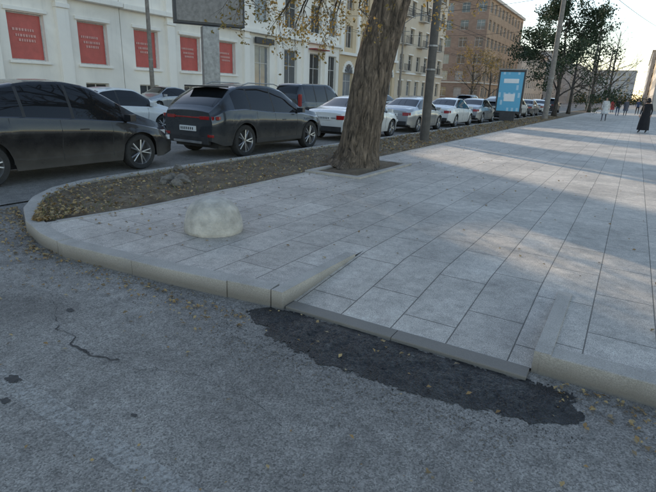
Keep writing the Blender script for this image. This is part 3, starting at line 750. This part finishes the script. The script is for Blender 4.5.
def car(name,x,y,rz,kind,col,detail=True):
    K=KIND[kind]; L,W=K['L'],K['W']; E=empty(name,(x,y,0),rz); rw=K['rw']; Ra=rw+.05
    st=[0,.015,.04,.08]; s=.13
    while s<L-.1: st.append(s); s+=.05 if detail else .1
    st+= [L-.09,L-.05,L-.02,L]
    mtop=max(p[1] for p in K['top'])
    mb=MB(); 
    ib=mb.mi(col); ig=mb.mi('carglass'); ip=mb.mi('plastic')
    rings=[]
    for s in st:
        w=W/2
        if s<.5: w*=1-.19*((.5-s)/.5)**2.4
        if s>L-.8: w*=1-.27*((s-L+.8)/.8)**2.2
        belt=smoothP(K['belt'],s); top=max(belt+.03,smoothP(K['top'],s,.1))
        zb=K['sill']+.02
        if s<.25: zb+=.10*((.25-s)/.25)
        if s>L-.3: zb+=.06*((s-L+.3)/.3)
        arch=0
        for c in K['ax']:
            if abs(s-c)<Ra: zb=max(zb,rw+math.sqrt(Ra*Ra-(s-c)**2)*.98)
            arch=max(arch,1-abs(abs(s-c)-Ra*.6)/(Ra*.9)) if abs(s-c)<Ra*1.5 else arch
        zb=min(zb,belt-.06)
        g=max(0,min(1,(top-belt-.03)/(mtop-belt-.03)))
        pr=[]
        for t in (0,.1,.28,.48,.6,.7,.8,.92,1.):
            z=zb+t*(belt-zb); q=(z-.2)/(belt-.2)
            f=.95+.05*math.sin(min(1,max(0,q))*math.pi*.62)-.03*max(0,q-.78)/.22+(.009 if q>.68 and q<.86 else 0)
            f-=.018*math.exp(-((q-.45)/.16)**2)*(1-arch*.8)
            pr.append((w*f+(.012*arch if q<.8 else 0),z))
        nb=len(pr)
        xr=w*(.90-.225*g)
        pr.append((w*.945-.012,belt+.018))
        zt=top-.05*g-.008
        for t in (.33,.66,1): pr.append((w*.93+(xr-w*.93)*(t**1.2),belt+.02+(zt-belt-.02)*t))
        pr.append((xr-.04,top-.012)); pr.append((xr*.72,top+.006)); pr.append((xr*.38,top+.018)); pr.append((0,top+.022))
        rings.append(pr)
    n=len(rings[0]); tot=2*n-1
    for s,pr in zip(st,rings):
        for a,b in pr: mb.v.append((a,s-L/2,b))
        for a,b in pr[:-1][::-1]: mb.v.append((-a,s-L/2,b))
    wn=tot
    for i in range(len(st)-1):
        sm=(st[i]+st[i+1])/2
        for k in range(wn-1):
            kk=k if k<n-1 else wn-2-k
            mi_=ib
            if kk in (nb,nb+1,nb+2):
                if K['side'][0]<sm<K['side'][1]:
                    mi_=ig if not any(abs(sm-p)<.035 for p in K['pil']) else ip
                    if rings[i][nb+3][1]-rings[i][nb][1]<.10: mi_=ip
            elif kk>=nb+4:
                if K['rear'][0]<sm<K['rear'][1] or K['wind'][0]<sm<K['wind'][1]: mi_=ig
            elif kk==0: mi_=ip if (kind in('suv','van') or sm<.2 or sm>L-.25) else ib
            elif kk==1 and kind=='suv' and (sm<.35 or sm>L-.35): mi_=ip
            mb.f.append((i*wn+k,i*wn+k+1,(i+1)*wn+k+1,(i+1)*wn+k)); mb.m.append(mi_)
    mb.f.append(tuple(range(wn))); mb.m.append(ib)
    mb.f.append(tuple((len(st)-1)*wn+k for k in range(wn))[::-1]); mb.m.append(ib)
    o=mb.obj('body_shell',parent=E,smooth=True)
    bm=bmesh.new(); bm.from_mesh(o.data); bmesh.ops.recalc_face_normals(bm,faces=bm.faces); bm.to_mesh(o.data); bm.free()
    es=o.modifiers.new('e','EDGE_SPLIT'); es.split_angle=rad(38)
    mb=MB(); mb.box((0,0,.42),(W-.5,L-.5,.4),'plastic'); 
    for c in K['ax']: mb.box((0,c-L/2,.5),(W-.32,2*Ra-.06,.45),'plastic')  # black filler standing in for the shade inside the wheel arches
    mb.obj('underbody_and_arch_fill',parent=E)
    for c in K['ax']:
        for sd in (1,-1):
            wm=wheel_mesh(rw,.22).obj('wheel',parent=E,smooth=True); wm.location=(sd*(W/2-.125),c-L/2,rw); 
            if sd<0: wm.rotation_euler[2]=math.pi
            es=wm.modifiers.new('e','EDGE_SPLIT'); es.split_angle=rad(40)
    mb=MB(); zb=smoothP(K['belt'],.1)
    tz=zb-.06
    for sd in (1,-1):
        if kind=='suv':
            mb.box((sd*.60,.035-L/2,tz+.0),(.38,.09,.075),'tail',rz=sd*.12); mb.box((sd*.83,.20-L/2,tz+.01),(.07,.30,.07),'tail',rz=sd*.38)
            mb.box((sd*.70,.03-L/2,.52),(.16,.07,.06),'tail')
        elif kind=='van': mb.box((sd*.76,.05-L/2,1.15),(.12,.12,.5),'tail')
        else: mb.box((sd*.60,.03-L/2,tz),(.26,.1,.13),'tail',rz=sd*.15); mb.box((sd*.745,.15-L/2,tz+.01),(.07,.2,.11),'tail',rz=sd*.4)
        mb.box((sd*.60,L/2-.12,smoothP(K['belt'],L-.1)-.0),(.28,.14,.09),'lamp',rz=-sd*.45)
        if kind=='lift': mb.box((sd*.76,L/2-.36,smoothP(K['belt'],L-.36)-.03),(.05,.30,.09),'lamp',rz=sd*.34)
        sm=K['wind'][1]-.22; bz=smoothP(K['belt'],sm)
        mb.box((sd*(W/2+.06),sm-L/2,bz+.10),(.19,.12,.12),col); mb.box((sd*(W/2-.03),sm-L/2,bz+.05),(.1,.05,.04),'plastic')
        for hs in (1.35,2.45): mb.box((sd*(W/2*.985+.008),hs-L/2,zb-.13),(.028,.17,.025),col)
        if kind=='suv': mb.box((sd*(W/2*.955),-.02,.36),(.05,1.9,.09),'plastic')
    mb.box((0,.0-L/2,tz+(.0 if kind=='suv' else -.02)),(.86,.04,.03),'tail' if kind=='suv' else 'rim')
    mb.box((0,-.012-L/2,.66 if kind!='sedan' else .74),(.52,.03,.115),'plate'); mb.box((0,L/2+.005,.42),(.52,.03,.115),'plate')
    for q in range(7): mb.box((-.2+q*.062,-.029-L/2,.66 if kind!='sedan' else .74),(.03,.006,.06),'plastic')
    mb.box((0,L/2-.02,.56),(.8,.06,.12),'plastic'); mb.box((0,L/2-.03,.36),(1.2,.08,.1),'plastic')
    mb.box((0,.02-L/2,.40),(1.3,.08,.16),'plastic')
    if kind=='suv':
        mb.box((0,.62-L/2,1.60),(1.15,.3,.035),'plastic'); mb.box((0,-.03-L/2,.36),(.9,.05,.05),'steel')
        for sd in (1,-1): mb.tube([(sd*.60,-1.1,1.65),(sd*.60,-.9,1.71),(sd*.60,.1,1.71),(sd*.60,.3,1.66)],.014,'steel',n=6)
    if kind=='lift':
        mb.box((0,-2.08,1.26),(1.25,.22,.03),'plastic'); mb.tube([(0,-.9,1.58),(0,-1.05,1.70)],.012,'plastic',n=5)
    mb.obj('lights_and_trim',parent=E,bevel=.014)
    mb=MB()
    for sd in (1,-1):
        for hs in ((1.25,2.05,3.0) if kind!='suv' else (1.38,2.1,3.05)):
            pts=[]
            for j in range(9):
                be=smoothP(K['belt'],hs); z=K['sill']+.12+j/8*(be-K['sill']-.13); q=(z-.2)/(be-.2)
                f=.95+.05*math.sin(min(1,max(0,q))*math.pi*.62)-.03*max(0,q-.78)/.22+(.009 if q>.68 and q<.86 else 0)-.018*math.exp(-((q-.45)/.16)**2)
                pts.append((sd*(W/2*f-.001),hs-L/2,z))
            mb.tube(pts,.006,'plastic',n=4)
    mb.obj('door_seams',parent=E)
    return E
black=paint('black',(.012,.012,.014),.2); dblue=paint('graphite',(.03,.036,.044),.4); white=paint('white',(.72,.72,.70),0); silver=paint('silver',(.42,.43,.44),.6); red=paint('red',(.25,.03,.02),.2); grey=paint('grey',(.16,.16,.165),.5)
car('parked_car',-8.98,5.15,rad(-1.5),'lift',black)
car('parked_suv',-8.8,10.75,rad(-1),'suv',dblue)
car('parked_car',-8.75,16.6,0,'sedan',white)
car('parked_car',-8.8,22.2,0,'sedan',silver)
car('parked_car',-8.8,27.6,0,'sedan',white,False)
car('parked_car',-8.8,33,0,'sedan',silver,False)
car('parked_car',-8.7,38.6,0,'lift',black,False)
car('parked_suv',-8.8,44.5,0,'suv',white,False)
car('parked_car',-8.8,51,0,'sedan',grey,False); car('parked_car',-8.8,58,0,'sedan',white,False); car('parked_suv',-8.8,66,0,'suv',black,False)
car('car',-14.2,10.3,0,'sedan',white); car('van',-13.2,20.5,0,'van',dblue,False); car('car',-12.8,33,0,'sedan',black,False); car('car',-13.5,27,0,'sedan',grey,False)
car('car',-18,38,math.pi,'sedan',white,False); car('car',-13.5,48,0,'suv',black,False); car('car',-13.5,62,0,'sedan',white,False); car('car',-17.5,75,math.pi,'suv',silver,False); car('car',-12.5,80,0,'sedan',red,False)
car('parked_car',-24.8,22,math.pi,'sedan',silver,False); car('parked_car',-24.8,30,math.pi,'lift',grey,False)

# ---------------------------------------------------------------- street furniture
B=empty('billboard',(-17.6,18.4,0)); mb=MB()
mb.box((0,0,2.1),(.55,.75,4.2),'steel'); mb.box((0,0,5.9),(.5,3.2,3.3),'darkframe'); mb.box((.26,0,5.9),(.04,3.0,3.1),'plinth'); mb.box((0,0,.15),(1.2,1.2,.3),'concrete')
for s_ in (-1,1): mb.box((0,s_*1.4,7.6),(.1,.1,.2),'steel')
mb.obj('panel_and_post',parent=B,bevel=.03,rz=rad(-35))
B=empty('advertising_lightbox',(-7.0,34.0,PZ),rad(3)); mb=MB()
mb.box((0,0,.3),(.9,.22,.6),'darkframe'); mb.box((0,0,1.8),(1.6,.2,2.6),'darkframe'); mb.box((0,-.105,1.8),(1.4,.03,2.35),'cyan'); mb.box((0,-.125,2.45),(.9,.012,.26),'whitep'); mb.box((0,-.125,1.45),(.65,.012,.45),'whitep'); mb.box((0,.105,1.8),(1.4,.03,2.35),'cyan'); mb.box((0,0,3.13),(1.7,.28,.06),'steel')
mb.obj('case_and_poster',parent=B,bevel=.02)
def pole(name,x,y,H,r=.14,arm=0,cross=True,mat='pole'):
    E=empty(name,(x,y,PZ)); mb=MB(); mb.tube([(0,0,0),(0,0,1.2),(0,0,H)],[r*1.25,r*1.15,r*.8],mat,n=16)
    if arm: 
        mb.tube([(0,0,H-.3),(arm*.5,0,H+.5),(arm,0,H+.6)],.045,'steel',n=8); mb.box((arm*1.15,0,H+.6),(.7,.28,.12),'steel')
    if cross: mb.box((0,0,H-1.2),(1.6,.08,.08),'steel')
    for z in (2.2,2.9): mb.tube([(0,0,z),(0,0,z+.05)],r*1.25,'steel',n=16)
    mb.obj('shaft',parent=E,smooth=False)
pole('street_lamp',-5.8,15.9,11,.125,-2.4,False,'pole2')
pole('utility_pole',-5.75,41.4,11.5,.17,-2.5); pole('utility_pole',-5.9,80,11.5,.16,-2.5); pole('utility_pole',-5.9,118,11.5,.16,-2.5)
pole('street_lamp',-26.6,22.5,10,.12,2.5); pole('street_lamp',-26.6,62,10,.12,2.5); pole('street_lamp',-26.6,104,10,.12,2.5)
mb=MB()
def wire(a,b,sag,r=.014):
    a=Vector(a);b=Vector(b); mb.tube([a.lerp(b,k/14)-Vector((0,0,sag*4*(k/14)*(1-k/14))) for k in range(15)],r,'wire',n=4)
for i,(z,dx) in enumerate(((11.2,0),(10.8,-.7),(10.8,.7),(10.2,0),(9.2,-.2))):
    for (y0,y1) in ((-5,41.4),(41.4,80),(80,118)): wire((-5.75+dx,y0,z),(-5.8+dx,y1,z),.7,.016 if y0<40 else .025)
for y in (22.5,45,62,83,104): wire((-26.6,y,8.5),(-5.8,y+(0 if y>40 else 18),9.3),.5,.02)
for x in (-11.3,-11.9,-19.5,-20.1): wire((x,-5,6.2),(x,60,6.2),.15,.013); wire((x,60,6.2),(x,150,6.2),.15,.02)
for (a,b) in (((-5.8,41.4,10.9),(-28,20,12)),((-5.8,41.4,10.4),(-29.5,60,10)),((-5.8,80,11),(-29.5,66,15)),((-5.8,41.4,10.9),(3.6,120,14)),((-5.8,41.4,11.2),(-29.8,90,18)),((-5.8,80,11.2),(-29.8,114,18))): wire(a,b,.6,.022)
mb.obj('overhead_wires')

# ---------------------------------------------------------------- people
def person(name,x,y,rz,H=1.7,top='blackcloth',legs='greycloth',coat=0.,hood=False,stride=.18,hair='hair'):
    E=empty(name,(x,y,PZ),rz); k=H/1.7
    V=[];Ed=[];Rr=[]
    def add(p,r,par=None):
        V.append(tuple(c*k for c in p)); Rr.append(r*k)
        if par is not None: Ed.append((par,len(V)-1))
        return len(V)-1
    pel=add((0,0,.93),(.155)); wa=add((0,.0,1.08),.13,pel); ch=add((0,.01,1.27),.155,wa); sh=add((0,0,1.40),.12,ch); nk=add((0,.01,1.48),.055,sh); hb=add((0,.02,1.54),.06,nk)
    for sd in (1,-1):
        s_=add((sd*.17,0,1.40),.07,sh); el=add((sd*.23,-.03+sd*.04,1.13),.048,s_); wr=add((sd*.22,.06+sd*.10,.90),.032,el)
        hp=add((sd*.10,0,.86),.105,pel); kn=add((sd*.10,.04+sd*stride*.6,.48),.065,hp); an=add((sd*.10,-.02+sd*stride,.09),.045,kn); add((sd*.11,.14+sd*stride,.04),.04,an)
    me=bpy.data.meshes.new('body'); me.from_pydata(V,Ed,[]); o=bpy.data.objects.new('body',me); COL.objects.link(o); o.parent=E
    sk=o.modifiers.new('s','SKIN'); 
    for i,r in enumerate(Rr): me.skin_vertices[0].data[i].radius=(r,r*.82)
    me.skin_vertices[0].data[0].use_root=True
    ss=o.modifiers.new('u','SUBSURF'); ss.levels=2; ss.render_levels=2
    dg=bpy.context.evaluated_depsgraph_get(); me2=bpy.data.meshes.new_from_object(o.evaluated_get(dg)); o.modifiers.clear(); o.data=me2
    me2.materials.clear()
    for m_ in (top,legs,'skin','plastic'): me2.materials.append(M[m_])
    for p in me2.polygons:
        c=p.center; z=c.z/k; p.use_smooth=True
        p.material_index=0 if z>.88 else (3 if z<.1 else 1)
        if z>1.455: p.material_index=2
        if abs(c.x/k)>.165 and z<.93 and z>.8: p.material_index=0
    mb=MB(); rows=[]; hc=(0,.03,1.60)
    for a in range(13):
        t_=math.pi*a/12; r_=[]
        for b in range(21):
            p_=2*math.pi*b/20; d=Vector((math.sin(t_)*math.cos(p_),math.sin(t_)*math.sin(p_),math.cos(t_)))
            q=Vector((d.x*.076,d.y*.095,d.z*.115))
            if d.z<-.2: q.x*=.86; q.y*=.9
            if d.y>.9 and -.35<d.z<.1: q.y+=.02*(1-abs(d.x)*2.4)
            r_.append(((hc[0]+q.x)*k,(hc[1]+q.y)*k,(hc[2]+q.z)*k))
        rows.append(r_)
    mb.grid(rows,'skin')
    for sd in (1,-1): mb.box((sd*.079*k,.03*k,1.595*k),(.014,.03,.055),'skin'); mb.box((sd*.03*k,.118*k,1.61*k),(.022,.012,.01),'hair')
    mb.box((0,.12*k,1.545*k),(.04,.01,.009),'redcloth'); mb.obj('head',parent=E,smooth=True)
    mb=MB(); rows=[]; hm=top if hood else hair
    for a in range(9):
        t_=(math.pi*.56)*a/8 if not hood else math.pi*.8*a/8; r_=[]
        for b in range(21):
            p_=2*math.pi*b/20; d=Vector((math.sin(t_)*math.cos(p_),math.sin(t_)*math.sin(p_),math.cos(t_)))
            g=.012 if not hood else .025
            q=Vector((d.x*(.078+g),d.y*(.095+g)-.018,d.z*(.115+g)+.008))
            if hood and d.z<-.3: q.x*=1.25; q.y*=1.2
            r_.append(((q.x)*k,(hc[1]+q.y)*k,(hc[2]+q.z)*k))
        rows.append(r_)
    mb.grid(rows,hm); mb.obj('headscarf' if hood else 'hair',parent=E,smooth=True)
    mb=MB()
    for sd in (1,-1):
        w_=Vector((sd*.22,.06+sd*.10,.90)); mb.tube([(w_)*k,(w_+Vector((0,.01,-.05)))*k,(w_+Vector((0,.015,-.09)))*k],[.026*k,.036*k,.03*k],'skin',n=8)
        for j,(ln) in enumerate((.06,.075,.08,.07)):
            b=w_+Vector((0,-.02+.016*j,-.085)); mb.tube([b*k,(b+Vector((-sd*.004,.006,-ln*.5)))*k,(b+Vector((-sd*.02,.01,-ln)))*k],[.0095*k,.0085*k,.006*k],'skin',n=6)
        b=w_+Vector((0,.035,-.04)); mb.tube([b*k,(b+Vector((-sd*.01,.025,-.03)))*k,(b+Vector((-sd*.015,.03,-.06)))*k],[.011*k,.010*k,.007*k],'skin',n=6)
    mb.obj('hands',parent=E,smooth=True)
    if coat:
        mb=MB(); rows=[]
        for (z,rx,ry) in ((1.33,.19,.13),(1.2,.19,.14),(1.07,.185,.145),(.95,.20,.16),(.75,.225,.19),(.5,.25,.21),(coat,.27,.24)):
            rows.append([((rx*math.cos(2*math.pi*b/28)*(1+.05*math.sin(b*1.35)*(1.2-z)))*k,(ry*math.sin(2*math.pi*b/28)*(1+.06*math.sin(b*1.8)*(1.2-z))+.01)*k,z*k) for b in range(29)])
        mb.grid(rows,top); mb.obj('coat',parent=E,smooth=True)
    return E
person('woman',.50,30.2,rad(160),1.66,'blackcloth','blackcloth',.14,True)
person('pedestrian',-1.96,44.1,rad(175),1.72,'whitecloth','greycloth',.55)
person('pedestrian',-1.6,62,rad(0),1.75,'blackcloth','bluecloth',0)
person('pedestrian',-.9,64,rad(180),1.7,'greycloth','blackcloth',.5)
person('pedestrian',.2,72,rad(170),1.75,'bluecloth','blackcloth',0)
person('pedestrian',-2.6,76,rad(0),1.68,'redcloth','blackcloth',.4)
person('pedestrian',.9,58,rad(185),1.74,'greycloth','bluecloth',0)

# ---------------------------------------------------------------- camera, light, sky
cam=bpy.data.cameras.new('camera'); co=bpy.data.objects.new('camera',cam); COL.objects.link(co)
cam.sensor_width=36; cam.lens=36*493/656; cam.clip_end=4000; cam.clip_start=.05
co.matrix_world=Matrix.Translation((0,0,1.62))@Matrix.Rotation(rad(30.4),4,'Z')@Matrix.Rotation(rad(90-17.55),4,'X')@Matrix.Rotation(rad(2.2),4,'Z')
scene.camera=co
SEL,SAZ=rad(20),rad(-55)
sd=Vector((math.sin(SAZ)*math.cos(SEL),math.cos(SAZ)*math.cos(SEL),math.sin(SEL)))
L=bpy.data.lights.new('sun','SUN'); L.energy=4.8; L.angle=rad(.8); L.color=(1,.86,.68); lo=bpy.data.objects.new('sun',L); COL.objects.link(lo)
lo.rotation_euler=sd.to_track_quat('Z','Y').to_euler(); lo.location=(0,0,60)
w=bpy.data.worlds.new('World'); scene.world=w; w.use_nodes=True; t=w.node_tree; bg=t.nodes['Background']
sk=t.nodes.new('ShaderNodeTexSky'); sk.sky_type='NISHITA'; sk.sun_disc=False; sk.sun_elevation=SEL; sk.sun_rotation=SAZ; sk.dust_density=.3; sk.air_density=1.0; sk.ozone_density=1.2
tint=mixc(t,1.0,sk.outputs[0],(1.10,1.0,.90),'MULTIPLY')
t.links.new(tint,bg.inputs[0]); bg.inputs[1].default_value=.29
scene.view_settings.view_transform='Standard'; scene.view_settings.look='None'; scene.view_settings.exposure=0
